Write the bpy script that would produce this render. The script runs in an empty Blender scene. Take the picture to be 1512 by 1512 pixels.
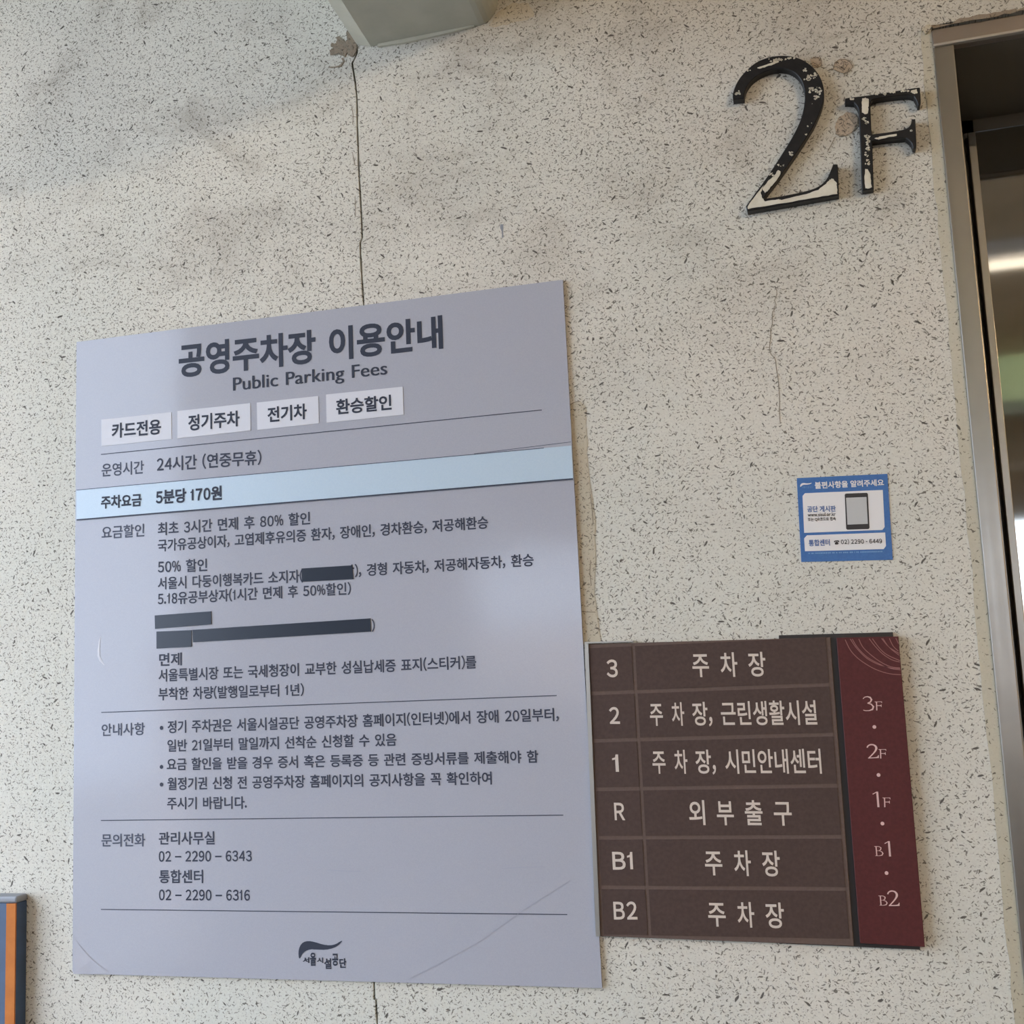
import bpy, bmesh, math, random
from mathutils import Vector, Matrix
from mathutils.geometry import tessellate_polygon
random.seed(7)
S = bpy.context.scene
COL = S.collection

# ------------------------------------------------------------------ camera
F = 1721.8                      # focal length in pixels of the 1512 px frame
D, H = 1.25, 1.55               # distance to the wall, eye height (m)
_X = -Vector((-6382.1, 509.9, F)).normalized()
_Z = Vector((-562.7, -12855.8, F)); _Z -= _X * _X.dot(_Z); _Z.normalize()
_Y = _Z.cross(_X)
EYE = Vector((0, -D, H))
def ray(px, py):
    r = Vector(((px - 756) / F, (py - 756) / F, 1))
    return Vector((_X.dot(r), _Y.dot(r), _Z.dot(r)))
def P(px, py, dep=0.0):
    """point of the photograph on the plane standing dep metres in front of the wall"""
    w = ray(px, py); return EYE + w * ((D - dep) / w.y)
def Pz(px, py, z):
    w = ray(px, py); return EYE + w * ((z - H) / w.z)
cam = bpy.data.cameras.new('camera'); cam.sensor_width = 36; cam.lens = 36 * F / 1512
cam.clip_start = 0.01
co = bpy.data.objects.new('camera', cam); COL.objects.link(co)
cx = Vector((_X.x, _Y.x, _Z.x)); cy = -Vector((_X.y, _Y.y, _Z.y)); cz = -Vector((_X.z, _Y.z, _Z.z))
m = Matrix((cx, cy, cz)).transposed().to_4x4(); m.translation = EYE
co.matrix_world = m
S.camera = co

# ------------------------------------------------------------------ world, exposure
W = bpy.data.worlds.new('sky'); S.world = W; W.use_nodes = True
nt = W.node_tree; bg = nt.nodes['Background']
bg.inputs['Color'].default_value = (0.72, 0.86, 1.08, 1); bg.inputs['Strength'].default_value = 3.7
S.view_settings.view_transform = 'Standard'; S.view_settings.look = 'None'
S.view_settings.gamma = 1; S.view_settings.use_curve_mapping = False
S.view_settings.exposure = 1.1
TUBE = 1.1                     # radiance of the ceiling tubes
sun = bpy.data.lights.new('sun', 'SUN'); sun.energy = 4.0; sun.angle = .02; sun.color = (1, .93, .84)
so = bpy.data.objects.new('sun', sun); COL.objects.link(so)
so.rotation_euler = Vector((-.35, -.8, -.62)).to_track_quat('-Z', 'Y').to_euler()

# ------------------------------------------------------------------ helpers
def lin(c):
    return tuple(((v / 255) / 12.92 if v / 255 <= 0.04045 else ((v / 255 + 0.055) / 1.055) ** 2.4) for v in c)
def tag(o, label=None, cat=None, group=None, kind=None):
    if label: o['label'] = label
    if cat: o['category'] = cat
    if group: o['group'] = group
    if kind: o['kind'] = kind
    return o
def empty(name, loc, label=None, cat=None, kind=None):
    o = bpy.data.objects.new(name, None); COL.objects.link(o); o.location = loc; o.empty_display_size = .05
    return tag(o, label, cat, kind=kind)
def link(name, me, mt, parent=None):
    o = bpy.data.objects.new(name, me); COL.objects.link(o)
    if mt and not me.materials: me.materials.append(mt)
    if parent:
        o.parent = parent
        me.transform(Matrix.Translation(-parent_loc(parent)))
    return o
def parent_loc(p):
    v = p.location.copy()
    while p.parent: p = p.parent; v += p.location
    return v
def obj(name, bm, mt, parent=None, smooth=False):
    me = bpy.data.meshes.new(name); bmesh.ops.recalc_face_normals(bm, faces=bm.faces); bm.to_mesh(me); bm.free()
    if smooth:
        for p in me.polygons: p.use_smooth = True
    return link(name, me, mt, parent)
def box(bm, a, b):
    x0, y0, z0 = a; x1, y1, z1 = b
    vs = [bm.verts.new(v) for v in ((x0,y0,z0),(x1,y0,z0),(x1,y1,z0),(x0,y1,z0),(x0,y0,z1),(x1,y0,z1),(x1,y1,z1),(x0,y1,z1))]
    for f in ((0,3,2,1),(4,5,6,7),(0,1,5,4),(1,2,6,5),(2,3,7,6),(3,0,4,7)): bm.faces.new([vs[i] for i in f])
def boxo(name, a, b, mt, parent=None, bev=0.0):
    bm = bmesh.new(); box(bm, a, b)
    if bev: bmesh.ops.bevel(bm, geom=bm.edges[:], offset=bev, segments=2, affect='EDGES', profile=.5)
    return obj(name, bm, mt, parent)
def slab(bm, pts, y_front, y_back):
    """polygon given as (x, z) pairs, extruded between two depths (front is the smaller y)"""
    f = [bm.verts.new((x, y_front, z)) for x, z in pts]; b = [bm.verts.new((x, y_back, z)) for x, z in pts]
    n = len(pts)
    bm.faces.new(f); bm.faces.new(b[::-1])
    for i in range(n): bm.faces.new((f[i], b[i], b[(i+1) % n], f[(i+1) % n]))
def pxslab(name, pxs, front, back, mt, parent=None, bev=0.0):
    """plate traced on the wall: photograph points taken at its front face"""
    pts = [(P(x, y, front).x, P(x, y, front).z) for x, y in pxs]
    bm = bmesh.new(); slab(bm, pts, -front, -back)
    if bev:
        e = [e for e in bm.edges if all(abs(v.co.y + front) < 1e-6 for v in e.verts)]
        bmesh.ops.bevel(bm, geom=e, offset=bev, segments=2, affect='EDGES', profile=.5)
    return obj(name, bm, mt, parent)
def crop(ox, oy, s):
    return lambda x, y: (ox + x / s, oy + y / s)

# ------------------------------------------------------------------ materials
def mat(name, rgb, rough=.5, metal=0.0, spec=.5, coat=0.0, coat_r=.1):
    mt = bpy.data.materials.new(name); mt.use_nodes = True
    b = mt.node_tree.nodes['Principled BSDF']
    b.inputs['Base Color'].default_value = (*lin(rgb), 1); b.inputs['Roughness'].default_value = rough
    b.inputs['Metallic'].default_value = metal; b.inputs['Specular IOR Level'].default_value = spec
    b.inputs['Coat Weight'].default_value = coat; b.inputs['Coat Roughness'].default_value = coat_r
    return mt
class N:
    def __init__(s, mt): s.t = mt.node_tree; s.b = s.t.nodes['Principled BSDF']
    def new(s, typ, **kw):
        n = s.t.nodes.new(typ)
        for k, v in kw.items(): setattr(n, k, v)
        return n
    def l(s, a, b): s.t.links.new(a, b)
    def put(s, sock, v):
        if hasattr(v, 'is_linked') or isinstance(v, bpy.types.NodeSocket): s.l(v, sock)
        else: sock.default_value = v
    def math(s, op, a, b=0.0, c=None, clamp=False):
        n = s.new('ShaderNodeMath', operation=op, use_clamp=clamp); s.put(n.inputs[0], a); s.put(n.inputs[1], b)
        if c is not None: s.put(n.inputs[2], c)
        return n.outputs[0]
    def vmath(s, op, a, b):
        n = s.new('ShaderNodeVectorMath', operation=op); s.put(n.inputs[0], a); s.put(n.inputs[1], b); return n.outputs[0]
    def noise(s, vec, scale, detail=2, rough=.5, dist=0.0, out=0):
        n = s.new('ShaderNodeTexNoise'); s.l(vec, n.inputs['Vector']); n.inputs['Scale'].default_value = scale
        n.inputs['Detail'].default_value = detail; n.inputs['Roughness'].default_value = rough; n.inputs['Distortion'].default_value = dist
        return n.outputs[out]
    def rng(s, v, a, b, c=0.0, d=1.0, smooth=False):
        n = s.new('ShaderNodeMapRange', interpolation_type='SMOOTHSTEP' if smooth else 'LINEAR'); s.put(n.inputs[0], v)
        for i, q in enumerate((a, b, c, d)): s.put(n.inputs[i + 1], q)
        return n.outputs[0]
    def mix(s, f, a, b, blend='MIX'):
        n = s.new('ShaderNodeMix', data_type='RGBA', blend_type=blend); s.put(n.inputs[0], f)
        s.put(n.inputs[6], a if isinstance(a, bpy.types.NodeSocket) else (*lin(a), 1)); s.put(n.inputs[7], b if isinstance(b, bpy.types.NodeSocket) else (*lin(b), 1))
        return n.outputs[2]
def wallpos(n):
    g = n.new('ShaderNodeNewGeometry'); sp = n.new('ShaderNodeSeparateXYZ'); n.l(g.outputs['Position'], sp.inputs[0])
    cb = n.new('ShaderNodeCombineXYZ'); n.l(sp.outputs[0], cb.inputs[0]); n.l(sp.outputs[2], cb.inputs[1]); n.l(sp.outputs[1], cb.inputs[2])
    return cb.outputs[0], sp.outputs[0], sp.outputs[2]
def flecks(n, vec, cell, prob, half_len, half_w, seed, bend=.35):
    """sprayed dark flecks: one short bent dash per Voronoi cell, turned at random; all sizes in metres"""
    off = n.new('ShaderNodeVectorMath', operation='MULTIPLY_ADD'); n.l(vec, off.inputs[0])
    off.inputs[1].default_value = (1 / cell, 1 / cell, 0); off.inputs[2].default_value = (seed * 13.7, seed * 7.1, 0)
    v = off.outputs[0]
    nz = n.noise(v, 1.6, 2, .6, 0, out=1)
    nz = n.vmath('SUBTRACT', nz, (.5, .5, .5)); sc = n.new('ShaderNodeVectorMath', operation='SCALE'); n.l(nz, sc.inputs[0]); sc.inputs['Scale'].default_value = bend
    vo = n.new('ShaderNodeTexVoronoi', voronoi_dimensions='2D', feature='F1'); n.l(v, vo.inputs['Vector']); vo.inputs['Scale'].default_value = 1
    loc = n.vmath('SUBTRACT', v, vo.outputs['Position']); loc = n.vmath('ADD', loc, sc.outputs[0])
    cs = n.new('ShaderNodeSeparateColor'); n.l(vo.outputs['Color'], cs.inputs[0])
    rot = n.new('ShaderNodeVectorRotate', rotation_type='Z_AXIS'); n.l(loc, rot.inputs['Vector'])
    n.l(n.rng(cs.outputs[0], 0, 1, -1.35, 1.35), rot.inputs['Angle'])
    sp = n.new('ShaderNodeSeparateXYZ'); n.l(rot.outputs[0], sp.inputs[0])
    size = n.rng(cs.outputs[2], 0, 1, .45, 1.25)
    a = n.math('DIVIDE', sp.outputs[0], n.math('MULTIPLY', size, half_len / cell)); b = n.math('DIVIDE', sp.outputs[1], n.math('MULTIPLY', n.math('POWER', size, .5), half_w / cell))
    d = n.math('SQRT', n.math('ADD', n.math('MULTIPLY', a, a), n.math('MULTIPLY', b, b)))
    m_ = n.rng(d, .75, 1.15, 1, 0, True)
    on = n.math('LESS_THAN', cs.outputs[1], prob)
    return n.math('MULTIPLY', m_, on)
def speckled(name, base_a, base_b, amount=1.0, grime=True, bump=.35):
    mt = mat(name, base_a, .85, spec=.25); n = N(mt)
    vec, x, z = wallpos(n)
    dens = n.noise(vec, 3.2, 3, .6)
    dens2 = n.noise(vec, 14, 3, .6)
    dd = n.rng(n.math('ADD', n.math('MULTIPLY', dens, .6), n.math('MULTIPLY', dens2, .4)), .34, .60, .5, 1.0)
    # finer and denser spray high up on the wall, coarser and sparser low down
    up = n.rng(z, 1.35, 2.35, 0, 1, True)
    f1 = flecks(n, vec, .0056, n.math('MULTIPLY', n.math('MULTIPLY', dd, n.rng(up, 0, 1, .8, 1.0)), amount), .00135, .00048, 1)
    f2 = flecks(n, vec, .0078, n.math('MULTIPLY', n.math('MULTIPLY', dd, n.rng(up, 0, 1, .8, .95)), amount), .0021, .00062, 2)
    f3 = flecks(n, vec, .0105, n.math('MULTIPLY', dd, .62 * amount), .0024, .00075, 3, .6)
    f4 = flecks(n, vec, .027, .38 * amount, .0034, .00105, 4, .22)
    f5 = flecks(n, vec, .0042, n.math('MULTIPLY', dd, .95 * amount), .0011, .00045, 5)
    f6 = flecks(n, vec, .0036, n.math('MULTIPLY', n.rng(up, 0, 1, .35, 1.0), amount), .00105, .00036, 6)
    f7 = flecks(n, vec, .0072, n.math('MULTIPLY', n.math('MULTIPLY', dd, n.rng(up, 0, 1, .35, .85)), amount), .0018, .0006, 7, .6)
    tone = n.noise(vec, 2.3, 2, .5)
    base = n.mix(n.rng(tone, .38, .62, 0, 1, True), base_a, base_b)
    base = n.mix(n.rng(n.noise(vec, 420, 3, .7), .35, .7, 0, .22), base, (150, 143, 130))
    if grime:
        g = n.noise(n.vmath('MULTIPLY', vec, (.75, 1.2, 1)), 9, 8, .66, .8)
        gm = n.math('MULTIPLY', n.rng(g, .46, .74, 0, 1, True), n.rng(z, 1.7, 2.25, .10, .60, True), clamp=True)
        base = n.mix(gm, base, (150, 141, 128))
        # greyish haze of fine droplets over the upper left field
        hz = n.math('MULTIPLY', n.rng(n.noise(vec, 2.1, 3, .55, .3), .40, .62, 0, 1, True), n.rng(z, 1.9, 2.4, 0, .30, True))
        base = n.mix(hz, base, (158, 154, 146))
    dark = (74, 66, 58)
    c = n.mix(n.math('MULTIPLY', f5, .5), base, (112, 104, 94))
    c = n.mix(n.math('MULTIPLY', f6, .34), c, (112, 104, 94))
    c = n.mix(n.math('MULTIPLY', f7, .66), c, (86, 78, 68))
    c = n.mix(n.math('MULTIPLY', f1, .7), c, (92, 84, 74))
    c = n.mix(n.math('MULTIPLY', f2, .72), c, dark)
    c = n.mix(n.math('MULTIPLY', f3, .80), c, dark)
    c = n.mix(n.math('MULTIPLY', f4, .88), c, (60, 54, 48))
    n.l(c, n.b.inputs['Base Color'])
    hgt = n.math('ADD', n.noise(vec, 130, 4, .6), n.math('MULTIPLY', n.noise(vec, 16, 3, .5), .6))
    bp = n.new('ShaderNodeBump'); bp.inputs['Strength'].default_value = bump; bp.inputs['Distance'].default_value = .0022
    n.l(hgt, bp.inputs['Height']); n.l(bp.outputs[0], n.b.inputs['Normal'])
    return mt
M = {}
M['wall'] = speckled('speckled_wall_paint', (209, 204, 191), (204, 202, 190), bump=.5)
M['bare'] = speckled('bare_plaster', (190, 180, 160), (183, 173, 152), .8, grime=False)
M['brown_plaster'] = speckled('brown_plaster', (148, 134, 116), (132, 118, 100), .8, grime=False, bump=.8)
M['glue'] = speckled('glue_residue', (192, 176, 156), (172, 154, 132), 1.2, grime=False, bump=.8)
M['sealant'] = speckled('aged_sealant', (192, 185, 165), (178, 170, 148), .3, grime=False, bump=.25)
M['dark_dirt'] = mat('dark_dirt', (70, 62, 52), .9)
M['hair'] = mat('hairline_dirt', (128, 118, 102), .9)
M['gap'] = mat('shadow_gap_filler', (48, 44, 38), .8)
def noisy(name, rgb, rgb2, scale, rough, lo=.35, hi=.65, **kw):
    mt = mat(name, rgb, rough, **kw); n = N(mt); vec, x, z = wallpos(n)
    n.l(n.mix(n.rng(n.noise(vec, scale, 4, .6), lo, hi), rgb, rgb2), n.b.inputs['Base Color']); return mt
def sign_face():
    mt = mat('satin_silver_laminate', (160, 162, 174), .10, metal=0, spec=.26); n = N(mt); vec, x, z = wallpos(n)
    n.l(n.mix(n.rng(n.noise(vec, 900, 2, .8), .3, .7), (160, 161, 169), (167, 167, 174)), n.b.inputs['Base Color'])
    bp = n.new('ShaderNodeBump'); bp.inputs['Strength'].default_value = .12; bp.inputs['Distance'].default_value = .004
    n.l(n.noise(vec, 7, 2, .5), bp.inputs['Height'])
    n.l(bp.outputs[0], n.b.inputs['Normal'])
    return mt
M['sign'] = sign_face()
M['crease'] = mat('crease_mark', (152, 154, 164), .3)
M['sign_edge'] = mat('sign_edge', (120, 118, 116), .5, metal=.3)
M['pale_blue'] = noisy('pale_blue_overlay', (172, 189, 202), (177, 193, 204), 600, .4, coat=.15, coat_r=.15)
M['tag'] = mat('white_tag', (200, 199, 203), .5, spec=.3)
M['ink'] = mat('grey_ink', (58, 61, 74), .6, spec=.2)
M['ink_bold'] = mat('dark_ink', (50, 54, 66), .6, spec=.2)
M['ink_light'] = mat('light_grey_ink', (76, 80, 94), .6, spec=.2)
M['tape'] = mat('navy_tape', (26, 33, 46), .3, spec=.35)
M['brown_board'] = noisy('brown_board', (98, 82, 74), (92, 76, 68), 300, .5, spec=.2)
M['brown_cell'] = noisy('brown_cell', (77, 61, 55), (70, 55, 49), 260, .5, spec=.2)
M['black_board'] = mat('black_backing', (38, 32, 28), .5)
M['maroon'] = noisy('maroon_plate', (84, 41, 40), (76, 37, 36), 300, .5, spec=.2)
M['cream'] = mat('cream_lettering', (200, 186, 172), .55)
M['pink'] = mat('pink_lettering', (206, 172, 164), .55)
M['arc'] = mat('arc_line', (138, 92, 88), .55)
M['steel_edge'] = mat('steel_edge', (170, 166, 158), .35, metal=.7)
M['sticker'] = noisy('blue_sticker', (58, 104, 160), (52, 96, 152), 500, .4)
M['sticker_white'] = mat('sticker_white', (216, 213, 210), .45)
M['sticker_blue'] = mat('sticker_blue_ink', (70, 98, 146), .5)
M['sticker_fine'] = mat('sticker_fine_ink', (110, 150, 190), .5)
M['phone'] = mat('phone_black', (42, 38, 38), .5)
M['screen'] = mat('phone_screen_grey', (178, 178, 176), .5)
M['black_paint'] = noisy('black_letter_paint', (20, 20, 22), (30, 29, 29), 90, .45, spec=.3)
M['bare_letter'] = noisy('bare_letter_core', (208, 203, 186), (192, 184, 164), 60, .6)
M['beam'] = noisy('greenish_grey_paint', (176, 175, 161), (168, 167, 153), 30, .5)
M['beam_edge'] = noisy('pale_lit_edge', (192, 190, 174), (182, 180, 164), 30, .6)  # lighter copy of the beam paint: light from the left put into the colour
M['navy'] = noisy('navy_board', (62, 82, 110), (56, 74, 98), 40, .6)
M['orange'] = noisy('orange_stripe', (186, 112, 52), (174, 102, 46), 40, .7, spec=.2)
M['grey_cap'] = mat('grey_cap', (128, 130, 134), .5)
def steel(name, rgb, rough, streak_scale=(2, 1, 400), bump=.02):
    mt = mat(name, rgb, rough, metal=1.0); n = N(mt)
    g = n.new('ShaderNodeNewGeometry'); v = n.vmath('MULTIPLY', g.outputs['Position'], streak_scale)
    nz = n.noise(v, 1, 3, .6)
    n.l(n.rng(nz, .3, .7, rough * .92, rough * 1.1), n.b.inputs['Roughness'])
    sm = n.noise(g.outputs['Position'], 9, 4, .6)
    n.l(n.mix(n.rng(sm, .4, .7, 0, .5), rgb, tuple(int(c * .86) for c in rgb)), n.b.inputs['Base Color'])
    return mt
M['steel'] = steel('brushed_stainless', (162, 157, 148), .30, (160, 1, 1.2))
M['steel_leaf'] = steel('brushed_stainless_leaf', (186, 182, 172), .04, (1, 1, 60))
M['steel_head'] = steel('dull_stainless_head', (168, 158, 150), .34)
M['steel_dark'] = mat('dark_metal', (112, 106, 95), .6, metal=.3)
M['steel_lip'] = mat('rolled_lip', (200, 192, 180), .3, metal=.6)
M['garage_white'] = noisy('garage_paint', (176, 162, 142), (166, 152, 133), 4, .8)
M['garage_ceiling'] = noisy('garage_ceiling', (196, 182, 162), (184, 170, 150), 4, .85)
M['garage_floor'] = noisy('garage_floor', (84, 84, 82), (76, 76, 75), 3, .6)
M['asphalt'] = noisy('street_paving', (150, 146, 140), (135, 132, 126), 2, .9)
M['leaf_green'] = noisy('foliage', (74, 104, 70), (98, 126, 84), 6, .8)
M['added_green_beam'] = noisy('pale_green_paint', (170, 204, 184), (160, 194, 174), 3, .6)
M['tube'] = mat('tube_light', (255, 255, 255)); _b = M['tube'].node_tree.nodes['Principled BSDF']
_b.inputs['Emission Color'].default_value = (1, .88, .72, 1); _b.inputs['Emission Strength'].default_value = TUBE
M['added_warm_tube'] = M['tube'].copy(); _b = M['added_warm_tube'].node_tree.nodes['Principled BSDF']
_b.inputs['Emission Color'].default_value = (1, .76, .50, 1); _b.inputs['Emission Strength'].default_value = 190  # unseen tube added to warm the right side of the wall
M['facade'] = noisy('facade', (206, 186, 172), (196, 178, 166), 1, .8)

# ------------------------------------------------------------------ the wall, split along its crack
CEIL = 2.92
ca = crop(440, 40, 3.44)
crack_px = [ca(*p) for p in ((285,60),(292,85),(300,130),(290,155),(275,185),(283,235),(290,280),(298,350),(300,420),(301,490),(303,560),(306,630),(308,700),(311,770),(315,840),(319,900),(322,960),(324,1020),(326,1070),(316,1095),(317,1150),(320,1200),(324,1265),(328,1330),(333,1405))]
cb_ = crop(430, 1290, 3.217)
crack_px += [(542, 700), (546, 1000), (549, 1250)] + [cb_(*p) for p in ((393,515),(394,560),(395,598),(403,602),(405,660),(408,714))]
crk = [(P(x, y).x, P(x, y).z) for x, y in crack_px]
crk = [(crk[0][0] - .004, CEIL), (crk[0][0] - .003, 2.40)] + crk + [(crk[-1][0] + .004, .9), (crk[-1][0] - .01, 0)]
JX0, JX1 = .1468, 1.12          # outer edges of the lift door frame
HZ = 2.2025                     # top of the frame head
wall = empty('wall_back', (0, 0, 0), kind='structure')
def hw(i):                      # crack half width along its run
    return .00095 + .0005 * math.sin(i * 1.7) ** 2
L = [(x - hw(i), z) for i, (x, z) in enumerate(crk)]; R = [(x + hw(i), z) for i, (x, z) in enumerate(crk)]
bm = bmesh.new(); slab(bm, [(-2.15, CEIL)] + L + [(-2.15, 0)], 0, .012)
obj('wall_face', bm, M['wall'], wall)
bm = bmesh.new(); slab(bm, R[::-1] + [(JX0 - .004, CEIL), (JX0 - .004, 0)], 0, .012)
obj('wall_face', bm, M['wall'], wall)
gapz = HZ + .0075
boxo('wall_face', (JX0 - .004, 0, gapz), (JX1 + .004, .012, CEIL), M['wall'], wall)
boxo('wall_face', (JX1 + .004, 0, 0), (3.0, .012, CEIL), M['wall'], wall)
boxo('wall_core', (-2.15, .012, 0), (JX0 - .03, .22, CEIL), M['gap'], wall)
boxo('wall_core', (JX0 - .03, .012, gapz + .03), (JX1 + .03, .22, CEIL), M['gap'], wall)
boxo('wall_core', (JX1 + .03, .012, 0), (3.0, .22, CEIL), M['gap'], wall)

def ribbon(bm, pts, widths, y):
    """flat stroke through (x, z) points"""
    n = len(pts); prev = None
    for i in range(n):
        a = Vector(pts[max(i-1, 0)]); b = Vector(pts[min(i+1, n-1)]); t = (b - a).normalized(); nn = Vector((-t.y, t.x))
        w = widths[i] / 2 if hasattr(widths, '__len__') else widths / 2
        p = Vector(pts[i]); u, v = p + nn * w, p - nn * w
        cur = (bm.verts.new((u.x, y, u.y)), bm.verts.new((v.x, y, v.y)))
        if prev: bm.faces.new((prev[0], prev[1], cur[1], cur[0]))
        prev = cur
def wpts(fn, pts, dep=0.0):
    out = []
    for p in pts:
        q = P(*fn(*p), dep); out.append((q.x, q.z))
    return out
# fine side cracks
bm = bmesh.new()
for br in (((272,405),(280,440),(280,470),(277,495)), ((281,456),(300,457)), ((277,635),(285,680),(290,703),(308,704)), ((290,860),(291,920),(292,963),(320,965)), ((305,1283),(325,1284)), ((262,180),(266,200))):
    ribbon(bm, wpts(ca, br), .0008, -.0003)
hc = crop(1000, 400, 7.56)
for br in (((1110,200),(1112,260),(1085,330),(1105,380),(1085,430),(1062,460),(1062,540),(1060,600),(1040,660),(1045,740),(1035,800),(1028,880),(1048,935),(1085,970),(1100,1010),(1105,1080),(1125,1200),(1135,1300),(1142,1450),(1140,1560),(1150,1700)), ((985,852),(1030,856))):
    ribbon(bm, wpts(hc, br), .0007, -.0003)
for br in (((1165,590),(1166,640),(1168,680)),):
    pass
o = obj('hairline_crack', bm, M['hair'], wall)

def jag(bm, pts, y, h=.0, amp=.0006, sub=3):
    """irregular thin patch: outline points (x, z) roughened between corners, dome-less plate of height h"""
    out = []
    n = len(pts)
    for i in range(n):
        a = Vector(pts[i]); b = Vector(pts[(i+1) % n])
        for k in range(sub):
            q = a.lerp(b, k / sub); out.append((q.x + random.uniform(-amp, amp), q.y + random.uniform(-amp, amp)))
    slab(bm, out, -(y + h), -y)
def patch(name, fn, pts, mt, h=.0006, amp=.0006, sub=3, parent=None):
    bm = bmesh.new(); jag(bm, wpts(fn, pts), 0, h, amp, sub); return obj(name, bm, mt, parent or wall)
bc = crop(440, 0, 4.447)
patch('chipped_plaster', bc, ((330,190),(355,200),(372,240),(384,290),(385,340),(370,368),(345,372),(325,350),(310,375),(285,365),(262,350),(235,362),(210,362),(212,330),(235,318),(215,300),(225,285),(250,288),(258,270),(250,248),(275,240),(300,262),(320,278),(328,250),(318,225)), M['brown_plaster'], .0012, .0008)
patch('chipped_plaster', bc, ((200,440),(235,438),(275,430),(298,405),(285,385),(296,380),(306,405),(285,438),(240,446),(205,448)), M['brown_plaster'], .0006, .0003, 2)
bm = bmesh.new()
for br in (((258,270),(300,290),(330,320),(345,372)), ((215,300),(250,310),(300,345)), ((212,345),(260,335),(310,375)), ((328,205),(322,250),(350,290),(352,330)), ((250,245),(285,260),(325,300)), ((212,362),(262,352))):
    ribbon(bm, wpts(bc, br, .0012), .0013, -.0014)
obj('chip_ridge', bm, M['hair'], wall)
# bare strip beside the fee sign
sc8 = crop(800, 560, 3.78)
patch('plaster_strip', sc8, ((150,150),(180,128),(215,125),(235,140),(248,175),(245,260),(255,330),(250,420),(262,500),(268,580),(278,640),(292,720),(300,800),(298,900),(300,1000),(296,1100),(290,1200),(308,1280),(318,1370),(326,1440),(326,1500),(235,1500),(150,1300)), M['bare'], .0006, .0006, 3)
bm = bmesh.new()
for br in (((155,148),(170,134),(190,126),(213,122)), ((270,640),(280,720),(286,800)), ((272,1010),(268,1080),(276,1150)), ((225,1298),(300,1300))):
    ribbon(bm, wpts(sc8, br, .0008), .0009, -.0008)
obj('strip_edge_crack', bm, M['hair'], wall)
# glue residue and fills round the floor number
lc = crop(1060, 60, 4.725)
patch('glue_residue', lc, ((775,205),(805,195),(815,155),(845,132),(890,130),(925,150),(942,185),(920,208),(880,228),(845,218),(815,205)), M['glue'], .001, .0005)
patch('glue_residue', lc, ((640,130),(670,115),(705,120),(725,145),(722,175),(700,190),(670,185)), M['glue'], .001, .0006)
patch('glue_residue', lc, ((820,580),(850,530),(900,505),(950,510),(972,545),(970,590),(945,630),(900,662),(850,668),(822,650),(818,610)), M['glue'], .0012, .0008)
bm = bmesh.new()
for br in (((775,205),(805,195),(815,155),(845,132),(890,130),(925,150),(942,185),(920,208),(880,228),(845,218),(815,205)), ((870,140),(878,175),(872,200)), ((820,180),(850,190),(880,215)), ((905,165),(885,200)), ((848,220),(842,240)), ((880,228),(885,250)), ((905,215),(905,240)),
           ((650,125),(690,118),(722,135),(720,180)), ((660,150),(690,165),(700,185)),
           ((850,530),(880,560),(870,600),(895,630)), ((900,510),(925,550),(950,580)), ((820,650),(850,665),(900,662)), ((820,670),(790,730),(765,775)), ((975,545),(972,590),(945,630))):
    ribbon(bm, wpts(lc, br, .0014), .0009, -.0014)
obj('residue_line', bm, M['hair'], wall)
# scuff on the wall and mortar smear beside the beam
patch('grey_scuff', crop(560, 100, 3.78), ((676,872),(692,875),(692,910),(693,948),(685,950),(684,915),(676,895)), M['grey_cap'], .0003, .0003, 2)
tc = crop(440, 0, 4.447)
patch('mortar_smear', tc, ((1315,70),(1420,20),(1512,18),(1560,95),(1500,130),(1400,150),(1330,175),(1255,175)), M['bare'], .0004, .0014)
# sealant strip along the frame
sx = JX0
bm = bmesh.new(); pts = []
z = 2.205
left = []
while z > .0:
    left.append((sx - .0115 + random.uniform(-.0012, .0012), z)); z -= .02
slab(bm, [(sx, 2.205)] + left + [(sx, 0)], -.0012, 0); obj('sealant_strip', bm, M['sealant'], wall)
jc = crop(1352, 0, 7.56)
patch('mortar_lump', jc, ((60,345),(85,318),(120,300),(165,292),(170,315),(150,350),(120,385),(85,392)), M['bare'], .004, .0008)
patch('chipped_edge', jc, ((165,292),(400,262),(500,215),(800,150),(1000,120),(1150,100),(1400,70),(1400,95),(1160,132),(900,185),(500,262),(200,318)), M['brown_plaster'], .0008, .0012)

# ------------------------------------------------------------------ lift door in the wall
door = empty('door_1', (JX0, 0, 0), kind='structure')
JW = .0205
hz0 = 2.1835                    # underside of the head
def lipbox(name, a, b, mt, parent, bev=.0012): return boxo(name, a, b, mt, parent, bev)
lipbox('jamb', (JX0, -.004, 0), (JX0 + JW, .012, hz0), M['steel'], door)
lipbox('jamb', (JX1 - JW, -.004, 0), (JX1, .012, hz0), M['steel'], door)
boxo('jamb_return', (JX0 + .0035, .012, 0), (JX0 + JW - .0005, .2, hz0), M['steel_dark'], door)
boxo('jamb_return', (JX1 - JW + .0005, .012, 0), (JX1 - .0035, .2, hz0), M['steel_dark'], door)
lipbox('frame_head', (JX0, -.005, hz0 + .001), (JX1, .012, HZ), M['steel_head'], door)
lipbox('head_lip', (JX0, -.0075, hz0 - .001), (JX1, -.0015, hz0 + .0022), M['steel_lip'], door, .001)
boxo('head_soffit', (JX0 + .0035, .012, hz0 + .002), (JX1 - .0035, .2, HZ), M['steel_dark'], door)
DY = .2
def dx(px, py, dep): return P(px, py, -dep).x
x_gap = dx(1421, 200, DY); x_rail0 = dx(1459, 500, DY - .02); x_rail1 = dx(1471, 500, DY - .02); x_line = dx(1457, 500, DY - .01)
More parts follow.
